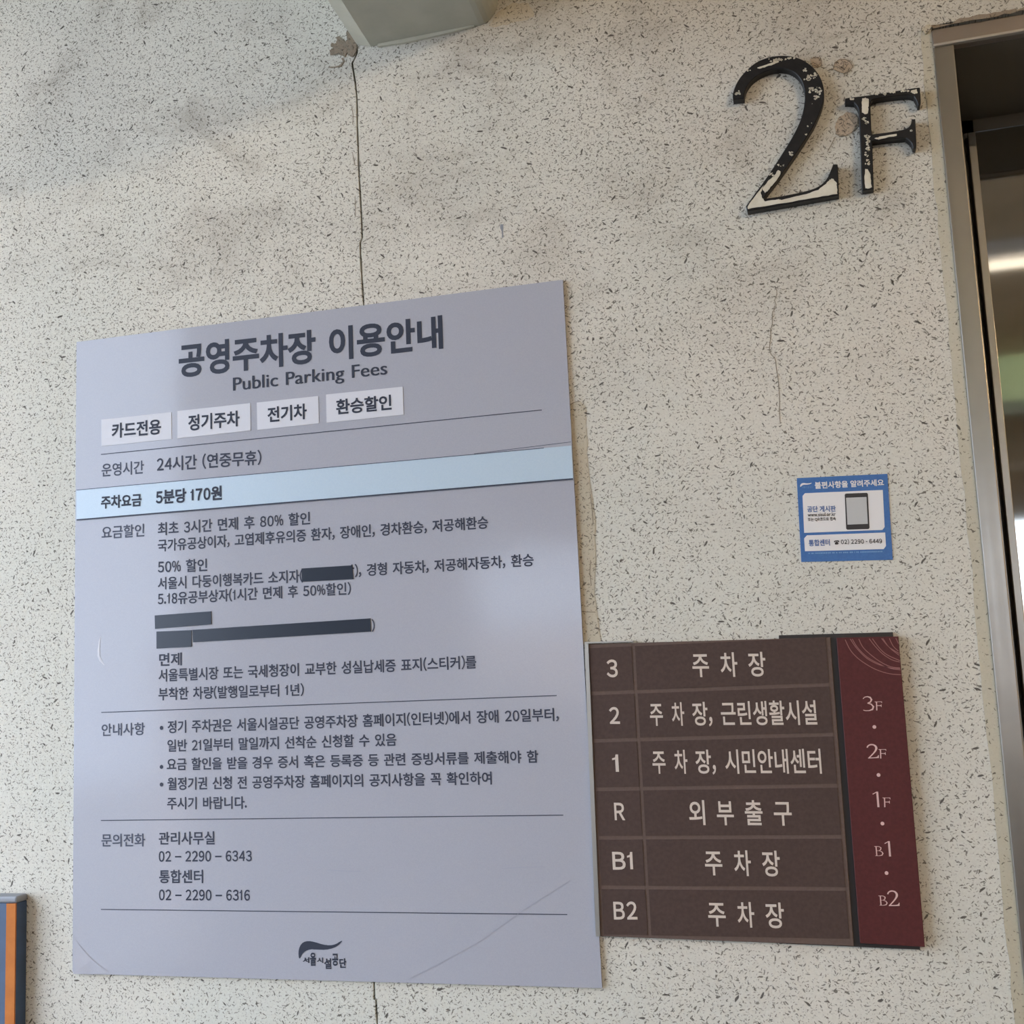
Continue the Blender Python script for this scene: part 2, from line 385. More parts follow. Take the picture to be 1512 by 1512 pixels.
boxo('pocket_panel', (JX0 - .05, DY, 0), (x_rail0 + .01, DY + .02, hz0 + .01), M['steel_dark'], door)
rail_top = P(1440, 194, -(DY - .02)).z
lipbox('door_rail', (x_rail0, DY - .02, 0), (x_rail1, DY, rail_top), M['steel'], door, .001)
lipbox('door_rail', (x_rail0 - .006, DY - .012, 0), (x_rail0 - .0035, DY, rail_top + .004), M['steel'], door, .0006)
leaf_z = P(1480, 190, -(DY - .004)).z
lf = boxo('door_leaf', (x_rail1 - .002, DY - .004, 0), (.62, DY + .03, leaf_z), M['steel_leaf'], door)
boxo('door_leaf', (.6225, DY - .004, 0), (1.13, DY + .03, leaf_z), M['steel_leaf'], door)
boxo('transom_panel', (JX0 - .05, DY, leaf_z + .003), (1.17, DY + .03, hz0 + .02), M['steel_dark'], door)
boxo('door_sill', (JX0, -.01, 0), (JX1, DY + .04, .006), M['steel'], door)

# ------------------------------------------------------------------ beam over the crack
zb = P(548, 69).z
A0 = Pz(548, 69, zb); A1 = Pz(504, 0, zb); d = (A1 - A0); d.z = 0; d.normalize(); d = d / abs(d.y)
xr = P(737, 30).x
prof = [(P(527.5, 74).x, zb + .006), (A0.x, zb)]
rr = .030
for k in range(7):
    a = k / 6 * math.pi / 2; prof.append((xr - rr * .8 + math.sin(a) * rr * .8, zb + rr - math.cos(a) * rr))
prof_top = [(xr, CEIL), (prof[0][0], CEIL)]
beam = empty('concrete_beam', (A0.x, 0, zb), 'grey-green painted beam with rounded corner jutting from the wall at the top edge', 'beam')
def extr(name, pr, mt, lenm=.55, y0=-.0005):
    bm = bmesh.new(); a = [bm.verts.new((x, y0, z)) for x, z in pr]; b = [bm.verts.new((x + d.x * lenm, -lenm, z)) for x, z in pr]
    bm.faces.new(a[::-1]); bm.faces.new(b); n = len(pr)
    for i in range(n): bm.faces.new((a[i], a[(i+1) % n], b[(i+1) % n], b[i]))
    return obj(name, bm, mt, beam)
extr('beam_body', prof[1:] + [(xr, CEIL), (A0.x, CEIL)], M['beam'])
extr('beam_edge', [prof[0], prof[1], (A0.x, CEIL), (prof[0][0], CEIL)], M['beam_edge'])['label'] = 'left edge painted paler, as lit from the left'
bm = bmesh.new(); q = [(A0.x + .01, zb - .0035), (A0.x + .05, zb - .005), (A0.x + .1, zb - .0035), (xr - .03, zb - .001), (xr - .03, zb + .003), (A0.x + .01, zb + .002)]
slab(bm, q, -.004, -.0005); obj('mortar_bead', bm, M['beam_edge'], beam)

# ------------------------------------------------------------------ lettering
_gc = {}
def contours(text, word=1.0):
    """closed outlines of a text in the built-in font, curves cut into short chords"""
    key = (text, word)
    if key in _gc: return _gc[key]
    c = bpy.data.curves.new('t', 'FONT'); c.body = text; c.space_word = word
    o = bpy.data.objects.new('t', c); cu = o.to_curve(bpy.context.evaluated_depsgraph_get()); out = []
    for sp in cu.splines:
        bp_ = sp.bezier_points; n = len(bp_); pl = []
        for i in range(n):
            p0, p1 = bp_[i], bp_[(i + 1) % n]; A, B, C_, D_ = (p0.co.xy, p0.handle_right.xy, p1.handle_left.xy, p1.co.xy)
            ch = (D_ - A); L_ = ch.length
            bend = 0 if L_ < 1e-9 else max(abs(ch.cross(B - A)), abs(ch.cross(C_ - A))) / L_
            k = 1 if bend < .002 else 4
            for j in range(k):
                t = j / k; q = A * (1-t)**3 + B * 3*t*(1-t)**2 + C_ * 3*t*t*(1-t) + D_ * t**3
                if not pl or (q - pl[-1]).length > 1e-5: pl.append(q)
        if len(pl) > 1 and (pl[0] - pl[-1]).length < 1e-5: pl.pop()
        if len(pl) > 2: out.append(pl)
    o.to_curve_clear(); bpy.data.objects.remove(o); bpy.data.curves.remove(c)
    _gc[key] = out; return out
def area(pl): return sum(pl[i-1].cross(pl[i]) for i in range(len(pl))) / 2
def inside(p, pl):
    r = False
    for i in range(len(pl)):
        a, b = pl[i-1], pl[i]
        if (a.y > p.y) != (b.y > p.y) and p.x < (b.x - a.x) * (p.y - a.y) / (b.y - a.y) + a.x: r = not r
    return r
def raw_mesh(text, offset=0.0, res=3, word=1.0):
    """filled outlines; every contour is filled by itself, since strokes of one character overlap"""
    key = (text, round(offset, 4), word, 'm')
    if key in _gc: return _gc[key]
    cs = contours(text, word); big_ = max(cs, key=lambda c: abs(area(c))); sg = 1 if area(big_) > 0 else -1
    def grow(pl):
        q_ = []
        for p in pl:                 # steps shorter than the offset would turn inside out
            if not q_ or (p - q_[-1]).length > .013: q_.append(p)
        while len(q_) > 3 and (q_[0] - q_[-1]).length <= .013: q_.pop()
        pl = q_; n = len(pl); r = []
        for i in range(n):
            a, b, c = pl[i-1], pl[i], pl[(i+1) % n]; u = (b - a).normalized(); v = (c - b).normalized()
            nu, nv = Vector((u.y, -u.x)), Vector((v.y, -v.x)); m_ = nu + nv; d2 = max(m_.length_squared, .6)
            r.append(b + m_ * (2 * offset * sg / d2))
        return r
    outer = [c for c in cs if area(c) * sg > 0]; holes = [c for c in cs if area(c) * sg <= 0]; V, Fc = [], []
    own = {i: [] for i in range(len(outer))}
    for h in holes:
        cand = [i for i, c in enumerate(outer) if inside(h[0], c)]
        if cand: own[min(cand, key=lambda i: abs(area(outer[i])))].append(h)
    for i, c in enumerate(outer):
        loops = [grow(c)] + [grow(h) for h in own[i]] if offset else [c] + own[i]
        fl = [p for l in loops for p in l]; k = len(V)
        tr = tessellate_polygon([[Vector((p.x, p.y, 0)) for p in l] for l in loops])
        V += [(p.x, p.y) for p in fl]; Fc += [tuple(j + k for j in t) for t in tr]
    _gc[key] = (V, Fc); return V, Fc
FULL = {c: chr(ord(c) + 0xFEE0) for c in '023456789%(),.RBP'}
def glyph(ch, wt):
    """outline of one character with the pen advance; Hangul, digits and signs from the same face"""
    if ch == '1':
        w = .038 + wt
        vs = [(.20 - w, 0), (.20 + w, 0), (.20 + w, .75), (.20 - w * .6, .75), (.20 - w, .62), (.03, .58), (.03, .52 - wt), (.20 - w, .55 - wt)]
        vs = [(x, y) for x, y in vs]
        return vs, [(0, 1, 2, 7), (2, 3, 4, 7), (4, 5, 6, 7)], .40
    if ch == '4':
        w = .036 + wt; vs = [(.43 - w, 0), (.43 + w, 0), (.43 + w, .745), (.43 - w, .745), (.03, .235 - w), (.56, .235 - w), (.56, .235 + w), (.03, .235 + w),
                             (.03, .235), (.03 + 2.3 * w, .235), (.43 - w * .2, .745 - 2.4 * w), (.43 - w * .2, .745), (.43 - w, .745)]
        return vs, [(0, 1, 2, 3), (4, 5, 6, 7), (8, 9, 10, 11, 12)], .60
    if ch in '–-':
        w = .036 + wt
        if ch == '-': return [(.04, .34 - w), (.30, .34 - w), (.30, .34 + w), (.04, .34 + w)], [(0, 1, 2, 3)], .34
        return [(-.05, .34 - w), (.52, .34 - w), (.52, .34 + w), (-.05, .34 + w)], [(0, 1, 2, 3)], .47
    if ch in FULL:
        vs, fs = raw_mesh(FULL[ch], wt); mn = min(v[0] for v in vs); mx = max(v[0] for v in vs)
        k = .88 if ch.isalnum() else .8 if ch == '%' else .9
        sb = .045 if ch.isalnum() else .02
        return [((x - mn) * k + sb, y) for x, y in vs], fs, (mx - mn) * k + 2 * sb + (.05 if ch in ',.' else 0)
    vs, fs = raw_mesh(ch, wt); return vs, fs, .92
def font_mesh(text, offset=0.0, word=1.0):
    if any(c.isascii() and c.isalpha() and c not in 'RBPQ' for c in text) or text == '☎': return raw_mesh(text, offset, 3, word)
    x = 0; V, Fc = [], []
    for ch in text:
        if ch == ' ': x += .25 * word; continue
        vs, fs, adv = glyph(ch, offset); k = len(V)
        V += [(u + x, v) for u, v in vs]; Fc += [tuple(i + k for i in f) for f in fs]; x += adv
    return V, Fc
def rng_of(t):
    vs, _ = raw_mesh(t); return min(v[1] for v in vs), max(v[1] for v in vs)
HAN = rng_of('장'); CAP = rng_of('P'); DIG = (0, .75)
def place(vs, fs, x0, x1, yb0, yt0, yb1, yt1, dep, lo, hi, verts, faces):
    """lay glyph outlines on the sign plane: ink from x0 to x1, lo..hi between the base and top rows (pixels)"""
    a, b = P(x0, yb0, dep), P(x1, yb1, dep); ta, tb = P(x0, yt0, dep), P(x1, yt1, dep)
    mn = min(v[0] for v in vs); mx = max(v[0] for v in vs); w = []
    for x, y in vs:
        u = (x - mn) / (mx - mn); v = (y - lo) / (hi - lo)
        zb_ = a.z + (b.z - a.z) * u; h = (ta.z - a.z) * (1 - u) + (tb.z - b.z) * u
        w.append((a.x + (b.x - a.x) * u, zb_ + h * v))
    # strokes of one character overlap: each face gets a hair of its own depth so that none coincide
    for f in fs:
        k = len(verts); e = random.random() * 4e-5
        p = [w[i] for i in f]
        ar = sum(p[i-1][0] * p[i][1] - p[i][0] * p[i-1][1] for i in range(len(p)))
        if ar < 0: p = p[::-1]
        verts.extend((x, -dep - e, z) for x, z in p); faces.append(tuple(range(k, k + len(p))))
def lettering(parent, mt, dep, items, name='lettering'):
    """items: (text, x0, x1, base_left, top_left, base_right, top_right, mode, weight, word spacing)"""
    verts, faces = [], []
    for it in items:
        text, x0, x1, b0, t0, b1, t1 = it[:7]; mode = it[7] if len(it) > 7 else 'H'; wt = it[8] if len(it) > 8 else 0.0; ws = it[9] if len(it) > 9 else 1.15
        vs, fs = font_mesh(text, wt, word=ws)
        lo, hi = {'H': HAN, 'C': CAP, 'D': DIG}.get(mode, (min(v[1] for v in vs), max(v[1] for v in vs)))
        place(vs, fs, x0, x1, b0, t0, b1, t1, dep, lo, hi, verts, faces)
    me = bpy.data.meshes.new(name); me.from_pydata(verts, [], faces); me.update()
    return link(name, me, mt, parent)
def dot(bm, px, py, r, dep, n=16):
    c = P(px, py, dep); rr_ = abs(P(px + r, py, dep).x - c.x)
    bm.faces.new([bm.verts.new((c.x + rr_ * math.cos(a * 2 * math.pi / n), -dep, c.z + rr_ * math.sin(a * 2 * math.pi / n))) for a in range(n)])
def rule(parent, x0, y0, x1, y1, dep, w=1.1, mt=None):
    a, b = P(x0, y0, dep), P(x1, y1, dep); bm = bmesh.new(); ribbon(bm, [(a.x, a.z), (b.x, b.z)], w * .00085, -dep)
    return obj('ruled_line', bm, mt or M['ink'], parent)

# ------------------------------------------------------------------ fee sign
T = .004
fs = empty('fee_sign', P(500, 1450), 'large lavender-grey parking fee board with dark Korean text and a pale blue band', 'sign')
body = [(113, 505), (831, 413), (889, 1459), (160, 1439), (130, 1438), (110, 1437.5), (107, 1434)]
pts = [(P(x, y, T).x, P(x, y, T).z) for x, y in body]
bm = bmesh.new(); slab(bm, pts, -T, -.0008)
bmesh.ops.triangulate(bm, faces=[f for f in bm.faces if len(f.verts) > 4])
obj('sign_plate', bm, M['sign'], fs)
# lifted, creased corner at the bottom left
bm = bmesh.new(); cc = crop(80, 1290, 3.6)
K = lambda x, y, e: (lambda p: bm.verts.new((p.x, -(T + e), p.z)))(P(*cc(x, y), T + e))
v = [K(106,345,.0002), K(150,400,.0004), K(200,455,.0005), K(250,495,.0005), K(300,528,.0003), K(200,536,.0009), K(102,532,.0022), K(103,430,.0010)]
for tri in ((0,1,7),(1,2,7),(2,6,7),(2,5,6),(2,3,5),(3,4,5)): bm.faces.new([v[i] for i in tri])
obj('curled_corner', bm, M['sign'], fs)
pxslab('price_band', [(112.7, 723.3), (843.8, 658), (846.4, 707.7), (112.7, 768.2)], T + .0014, T - .001, M['pale_blue'], fs)
rule(fs, 113, 767.6, 846, 707.0, T + .0016, 1.8, M['ink']); rule(fs, 113, 723.6, 803, 661.6, T + .0016, .9, M['ink_light'])
rule(fs, 700, 670, 843, 652.5, T + .0003, .7, M['ink_light'])
LT = T + .0003
c1 = crop(100, 400, 3.78); c2 = crop(480, 400, 3.78)
tags = [((188,830),(578,788),(580,938),(188,978), c1), ((612,782),(1018,738),(1020,890),(612,935), c1), ((1055,735),(1398,698),(1402,850),(1058,888), c1), ((5,690),(433,646),(438,802),(8,848), c2)]
ttx = [('카드전용', 164.8, 237.6, 647, 626, 640.5, 619), ('정기주차', 277.8, 354, 636, 613.5, 628.5, 606.5), ('전기차', 395, 453.2, 623.5, 602, 618, 596), ('환승할인', 496.4, 578.4, 612, 590.5, 604.5, 583)]
for tg, tx in zip(tags, ttx):
    o = pxslab('white_tag', [tg[4](*p) for p in tg[:4]], T + .0005, T - .0005, M['tag'], fs)
    lettering(o, M['ink_bold'], T + .0008, [tx + ('H', .026)])
lettering(fs, M['ink_bold'], LT, [('공영주차장 이용안내', 264, 654.6, 557, 510, 513, 466.5, 'H', .030, 1.5)])
lettering(fs, M['ink_bold'], LT, [('Public Parking Fees', 344, 571.2, 577, 557.8, 552.5, 533.5, 'C', 0.0)])
lettering(fs, M['ink_bold'], LT + .00006, [('Public Parking Fees', 344.9, 572.1, 577, 557.8, 552.5, 533.5, 'C', 0.0)])
rule(fs, 149, 671, 800, 605.3, LT); rule(fs, 149.5, 1052, 822, 1027, LT); rule(fs, 149, 1211.5, 831.7, 1203.6, LT); rule(fs, 149, 1342.8, 837.6, 1350.4, LT)
for t in [('운영시간', 150, 212.4, 704, 685, 699, 680), ('요금할인', 150, 213, 796, 777.5, 792, 773.5), ('안내사항', 150, 213.8, 1087, 1069, 1085, 1067), ('문의전화', 149.7, 214.3, 1250, 1231.5, 1249.6, 1231)]:
    lettering(fs, M['ink_light'], LT, [t + ('H', .016)])
for t in [('24시간 (연중무휴)', 231.5, 386, 696.5, 675.5, 685.5, 665),
          ('최초 3시간 면제 후 80% 할인', 233, 458, 790.5, 772, 774, 756),
          ('국가유공상이자, 고엽제후유의증 환자, 장애인, 경차환승, 저공해환승', 233, 721, 814.5, 797, 780, 762),
          ('50% 할인', 233, 306, 846.5, 828, 843, 825), ('서울시 다둥이행복카드 소지자(', 233, 447.5, 870.5, 853, 859.5, 841),
          ('당), 경형 자동차, 저공해자동차, 환승', 509, 788.3, 852.5, 834.5, 835.5, 817.5),
          ('5.18유공부상자(1시간 면제 후 50%할인)', 233, 518.3, 893.5, 875.5, 877.5, 860), (')', 549, 553.6, 933, 914, 933, 914, 'B'),
          ('면제', 235, 268.5, 983.5, 965, 982, 963.8),
          ('서울특별시장 또는 국세청장이 교부한 성실납세증 표지(스티커)를', 234, 703.6, 1006.5, 988.5, 986.7, 968),
          ('부착한 차량(발행일로부터 1년)', 234, 448.7, 1034, 1016, 1027, 1009.5)]:
    t = t if len(t) > 7 else t + ('H',); lettering(fs, M['ink'], LT, [t + (.020, 1.5)])
for t in [('정기 주차권은 서울시설공단 공영주차장 홈페이지(인터넷)에서 장애 20일부터,', 247.4, 825.3, 1082.5, 1064.5, 1064, 1045.5),
          ('일반 21일부터 말일까지 선착순 신청할 수 있음', 247.2, 585.6, 1110, 1092.5, 1101, 1083),
          ('요금 할인을 받을 경우 증서 혹은 등록증 등 관련 증빙서류를 제출해야 함', 246.3, 795.3, 1137.5, 1120, 1126, 1108),
          ('월정기권 신청 전 공영주차장 홈페이지의 공지사항을 꼭 확인하여', 247.2, 726.4, 1166.5, 1148.5, 1158, 1139.5),
          ('주시기 바랍니다.', 246.8, 364.5, 1195, 1177.5, 1194, 1176),
          ('관리사무실', 234.4, 317, 1247, 1229, 1246.7, 1227.7), ('02 – 2290 – 6343', 234.4, 371.7, 1272, 1257, 1271.3, 1256, 'D'),
          ('통합센터', 235, 300, 1303.8, 1285, 1303.6, 1284.6), ('02 – 2290 – 6316', 234.7, 369, 1328.9, 1313.6, 1329.4, 1314, 'D')]:
    t = t if len(t) > 7 else t + ('H',); lettering(fs, M['ink'], LT, [t + (.020, 1.5)])
for px, py in ((238.4, 1074.8), (238.4, 1132.4), (238.4, 1158.4)):
    bm = bmesh.new(); dot(bm, px, py, 2.6, LT); obj('bullet', bm, M['ink'], fs)
lettering(fs, M['ink_bold'], T + .0018, [('주차요금', 149, 209, 751, 733, 746.8, 728.8, 'H', .030)])
lettering(fs, M['ink_bold'], T + .0018, [('5분당 170원', 230, 327.5, 744.5, 724.5, 737.5, 717.5, 'H', .034, 1.2)])
for q in ([(445.2,839.4),(519.7,834.7),(521.7,855),(446,859)], [(228.3,908.7),(311.6,902.6),(312,922),(228.8,928.6)], [(231,932.5),(282.5,930.4),(282.5,955),(231,957.7)], [(284,930),(546.7,913),(547.5,932.5),(285,948.4)]):
    pxslab('dark_tape', q, T + .0009, T - .0005, M['tape'], fs)
def poly_px(name, fn, pts, dep, mt, parent, smooth=2):
    q = [Vector(fn(*p)) for p in pts]
    for _ in range(smooth):   # corner cutting
        r = []
        for i in range(len(q)):
            a, b = q[i], q[(i+1) % len(q)]; r += [a.lerp(b, .25), a.lerp(b, .75)]
        q = r
    w = [P(p.x, p.y, dep) for p in q]
    bm = bmesh.new(); bm.faces.new([bm.verts.new((p.x, -dep, p.z)) for p in w]); bm.normal_update(); bmesh.ops.triangulate(bm, faces=bm.faces[:])
    o = obj(name, bm, mt, parent)
    if sum(p.normal.y for p in o.data.polygons) > 0: o.data.flip_normals()
    return o
lg = crop(430, 1290, 3.217)
SW = ((36,402),(34,372),(40,345),(55,326),(80,319),(110,324),(150,337),(185,341),(212,335),(232,322),(243,318),(240,324),(225,340),(200,354),(165,362),(125,361),(90,359),(66,368),(50,384),(42,402))
poly_px('emblem', lg, SW, LT, M['ink_bold'], fs, 1)
def glyphs(parent, mt, dep, fn, items, wt=.02, name='lettering'):
    out = []
    for ch, x0, x1, t, b in items:
        (ax, ay), (bx, by) = fn(x0, b), fn(x1, t); out.append((ch, ax, bx, ay, by, ay, by, 'B', wt))
    return lettering(parent, mt, dep, out, name)
glyphs(fs, M['ink_bold'], LT, lg, [('서',55,86,397,424),('울',90,118,375,438),('시',122,152,398,424),('설',157,191,402,453),('공',195,224,380,438),('단',229,262,402,448)], .035)

# scratches and a faint crease in the laminate
sq = crop(100, 750, 3.78)
bm = bmesh.new()
ribbon(bm, wpts(sq, ((183,716),(177,745),(172,790),(172,825),(182,850),(205,878)), LT), [.0004, .0018, .0026, .0030, .0034, .0006], -LT)
obj('scratch', bm, M['tag'], fs)
bm = bmesh.new(); cr = crop(430, 1290, 3.217)
ribbon(bm, wpts(cr, ((560,500),(700,430),(900,320),(1100,175),(1320,35)), LT), .0006, -LT)
ribbon(bm, wpts(crop(480, 1020, 3.6), ((10,952),(100,958),(190,960)), LT), .0009, -LT)
ribbon(bm, wpts(crop(480, 1020, 3.6), ((940,945),(1050,938),(1160,935)), LT), .0009, -LT)
obj('crease', bm, M['crease'], fs)

# ------------------------------------------------------------------ floor directory
BT = .006
fd = empty('floor_directory', P(1060, 1390), 'brown floor directory with white Korean floor names and a maroon strip at its right', 'sign')
kA = crop(850, 920, 3.78); kB = crop(860, 1150, 3.6)
pxslab('black_backing', [(1150, 938), (1318.5, 933.4), (1358.7, 1402.3), (1150, 1393)], .004, .0008, M['black_board'], fd)
pxslab('brown_board', [(869.3, 951), (1226, 941), (1261, 1397), (886.4, 1382.5)], BT, .0008, M['brown_board'], fd, .0006)
pxslab('steel_edging', [(863, 950.5), (868.6, 950.5), (886, 1382.5), (879.5, 1382.5)], BT + .002, .0008, M['steel_edge'], fd)
pxslab('steel_edging', [(863, 948), (935, 945.8), (935, 947.6), (863, 950.4)], BT + .002, .0008, M['steel_edge'], fd)
# twelve cells of the grid
TLc, TRc, BRc, BLc = P(871, 954.5, BT), P(1219, 943.5, BT), P(1254.4, 1389.4, BT), P(890.6, 1376.4, BT)
gw = .0019
colx = P(942.6, 1089, BT).x
ztop = (TLc.z + TRc.z) / 2; zbot = (BRc.z + BLc.z) / 2; xl = (TLc.x + BLc.x) / 2; xrr = (TRc.x + BRc.x) / 2
cuts = [ztop] + [P(*q, BT).z for q in ((1050, 1017.3), (1050, 1089.2), (1050, 1162.8), (1050, 1236.3), (1060, 1311.2))] + [zbot]
for i in range(6):
    za = cuts[i] - (gw if i else 0); zc = cuts[i+1] + (gw if i < 5 else 0)
    for nm, xa, xb in (('number_plate', xl, colx - gw), ('name_plate', colx + gw, xrr)):
        bm = bmesh.new(); box(bm, (xa, -(BT + .0006), zc), (xb, -(BT - .001), za)); obj(nm, bm, M['brown_cell'], fd)
ND = BT + .0009
def row(fn, items, tl, bl, tr, br, wt=.012):
    x0, x1 = fn(items[0][1], 0)[0], fn(items[-1][2], 0)[0]; out = []
    for ch, a, b in items:
        pa, pb = fn(a, 0)[0], fn(b, 0)[0]; ua = (pa - x0) / (x1 - x0); ub = (pb - x0) / (x1 - x0)
        yt = [fn(0, tl + (tr - tl) * u)[1] for u in (ua, ub)]; yb = [fn(0, bl + (br - bl) * u)[1] for u in (ua, ub)]
        out.append((ch, pa, pb, yb[0], yt[0], yb[1], yt[1], 'H', wt))
    lettering(fd, M['cream'], ND, out)
row(kA, [('주',655,748),('차',812,907),('장',968,1065)], 168, 300, 162, 296, .014)
row(kA, [('주',418,490),('차',540,610),('장,',655,765),('근린생활시설',815,1350)], 446, 572, 432, 566, .014)
row(kA, [('주',432,505),('차',555,628),('장,',673,785),('시민안내센터',838,1375)], 711, 839, 703, 838, .014)
row(kB, [('외',570,655),('부',718,808),('출',868,962),('구',1022,1117)], 115, 243, 117, 247, .014)
row(kB, [('주',655,747),('차',810,900),('장',960,1055)], 380, 510, 384, 518, .014)
row(kB, [('주',672,765),('차',828,918),('장',978,1077)], 653, 782, 660, 794, .014)
def num(t, fn, x0, x1, tt, b):
    (ax, ay), (bx, by) = fn(x0, b), fn(x1, tt); lettering(fd, M['cream'], ND, [(t, ax, bx, ay, by, ay, by, 'B', .020)])
num('3', kA, 175, 237, 203, 303); num('2', kA, 190, 248, 468, 563); num('1', kA, 207, 242, 733, 830)
num('R', kB, 172, 228, 127, 220); num('B1', kB, 162, 270, 388, 483); num('B2', kB, 168, 293, 652, 748)
# maroon strip
MT = .009
pxslab('maroon_strip', [(1235, 941.6), (1326.6, 939.7), (1365.8, 1398.5), (1270, 1393)], MT, .003, M['maroon'], fd, .0005)
MD = MT + .0003
mA = crop(1200, 910, 5.215); mB = crop(1200, 1180, 6.05)
bm = bmesh.new()
def clip_arc(pts, w=.0007):
    q = [Vector(p) for p in pts]; out = [q[0]]
    for i in range(len(q) - 1):   # Catmull-Rom
        p0, p1, p2, p3 = q[max(i-1,0)], q[i], q[i+1], q[min(i+2, len(q)-1)]
        for k in range(1, 5):
            t = k / 4; out.append(.5 * ((2*p1) + (p2-p0)*t + (2*p0-5*p1+4*p2-p3)*t*t + (3*p1-p0-3*p2+p3)*t**3))
    ribbon(bm, wpts(mA, [tuple(p) for p in out], MD), w, -MD)
for a in (((250,180),(290,260),(350,325),(430,380),(500,415),(590,442),(680,450)), ((290,175),(330,235),(400,310),(470,355),(550,385),(620,400),(674,402)), ((305,175),(345,240),(420,315),(520,370),(600,402),(676,412)), ((355,175),(385,235),(440,290),(520,350),(600,388),(674,398)),
          ((435,172),(480,230),(540,290),(610,335),(672,352)), ((460,172),(510,240),(570,295),(672,342)), ((530,170),(580,230),(630,265),(666,285)), ((540,170),(590,240),(666,300)), ((590,170),(620,230),(660,268)), ((640,168),(660,210))):
    clip_arc(a)
obj('arc_pattern', bm, M['arc'], fd)
# serif numerals: outlines of the big wall letters reused, others stroked
two_px = [(105,412),(101,380),(112,340),(130,295),(160,248),(200,205),(250,160),(310,128),(380,108),(450,102),(520,108),(590,130),(650,170),(695,220),(725,275),(740,335),(742,395),(730,450),(705,515),(670,592),(620,672),(560,765),(500,852),(440,938),(390,1003),(345,1060),(318,1102),(400,1092),(520,1070),(620,1048),(690,1025),(740,990),(772,945),(793,890),(806,862),(835,862),(839,900),(845,1078),(205,1190),(195,1155),(250,1078),(320,985),(400,865),(470,755),(530,655),(575,562),(600,470),(608,390),(600,325),(580,272),(540,225),(490,200),(430,192),(360,203),(300,228),(240,268),(200,320),(184,370),(182,404)]
f_px = [(885,418),(888,403),(902,398),(1040,382),(1220,354),(1402,324),(1410,328),(1417,440),(1410,452),(1396,452),(1386,420),(1368,388),(1330,376),(1200,390),(1085,406),(1067,425),(1064,455),(1068,560),(1072,640),(1080,652),(1180,640),(1300,620),(1335,602),(1350,575),(1353,548),(1377,545),(1387,742),(1380,752),(1362,750),(1350,708),(1310,678),(1180,688),(1078,702),(1082,860),(1088,1034),(1010,1046),(1004,1035),(998,800),(985,500),(975,460),(950,432),(905,428),(888,430)]
def outline_uv(pts):
    w = wpts(lc, pts, .012); x0 = min(p[0] for p in w); x1 = max(p[0] for p in w); z0 = min(p[1] for p in w); z1 = max(p[1] for p in w)
    return [((x - x0) / (x1 - x0), (z - z0) / (z1 - z0)) for x, z in w]
STROKES = {'3': [[(.06,.84,.06),(.2,.95,.06),(.45,.985,.08),(.7,.92,.13),(.8,.77,.15),(.7,.61,.11),(.42,.53,.06)], [(.42,.53,.06),(.74,.46,.1),(.92,.28,.15),(.82,.1,.14),(.52,.02,.07),(.2,.02,.06),(.0,.07,.06)]],
           '1': [[(.0,.84,.07),(.62,.985,.06)], [(.66,1,.16),(.66,0,.16)]],
           'B': [[(.2,.02,.14),(.2,.98,.14)], [(-.02,.975,.06),(.45,.975,.06)], [(.02,.025,.05),(.45,.025,.05)], [(.3,.97,.06),(.58,.96,.07),(.78,.83,.15),(.72,.64,.12),(.5,.54,.05),(.2,.54,.05)], [(.5,.54,.05),(.84,.44,.1),(.96,.27,.16),(.84,.09,.12),(.52,.025,.06),(.3,.025,.05)]]}
def serif(ch, fn, x0, x1, t, b):
    (ax, ay), (bx, by) = fn(x0, b), fn(x1, t); lo, hi = P(ax, ay, MD), P(bx, by, MD)
    lo.x += 0; bm = bmesh.new(); w_, h_ = hi.x - lo.x, hi.z - lo.z
    if ch in '2F':
        uv = outline_uv(two_px if ch == '2' else f_px)
        bm.faces.new([bm.verts.new((u, 0, v_)) for u, v_ in uv]); bm.normal_update(); bmesh.ops.triangulate(bm, faces=bm.faces[:])
        for q_ in bm.verts: q_.co = (lo.x + q_.co.x * w_, -MD, lo.z + q_.co.z * h_)
    else:
        for k, st in enumerate(STROKES[ch]):
            pts_ = [(lo.x + u * w_, lo.z + v_ * h_) for u, v_, _ in st]; ribbon(bm, pts_, [s_[2] * h_ * .8 for s_ in st], -MD - k * .00002)
    o = obj('serif_letter', bm, M['pink'], fd)
    if sum(p.normal.y for p in o.data.polygons) > 0: o.data.flip_normals()
serif('3', mA, 390, 468, 615, 730); serif('F', mA, 482, 533, 655, 725)
serif('2', mA, 422, 502, 982, 1095); serif('F', mA, 512, 565, 1022, 1095)
serif('1', mA, 470, 515, 1350, 1470); serif('F', mA, 543, 597, 1395, 1470)
serif('B', mB, 558, 625, 420, 508); serif('1', mB, 652, 700, 375, 512)
serif('B', mB, 596, 662, 862, 950); serif('2', mB, 674, 766, 815, 955)
for fn, x, y in ((mA,475,852),(mA,507,1222),(mB,623,218),(mB,660,660)):
    bm = bmesh.new(); px, py = fn(x, y); dot(bm, px, py, 2.8, MD); obj('bullet', bm, M['pink'], fd)

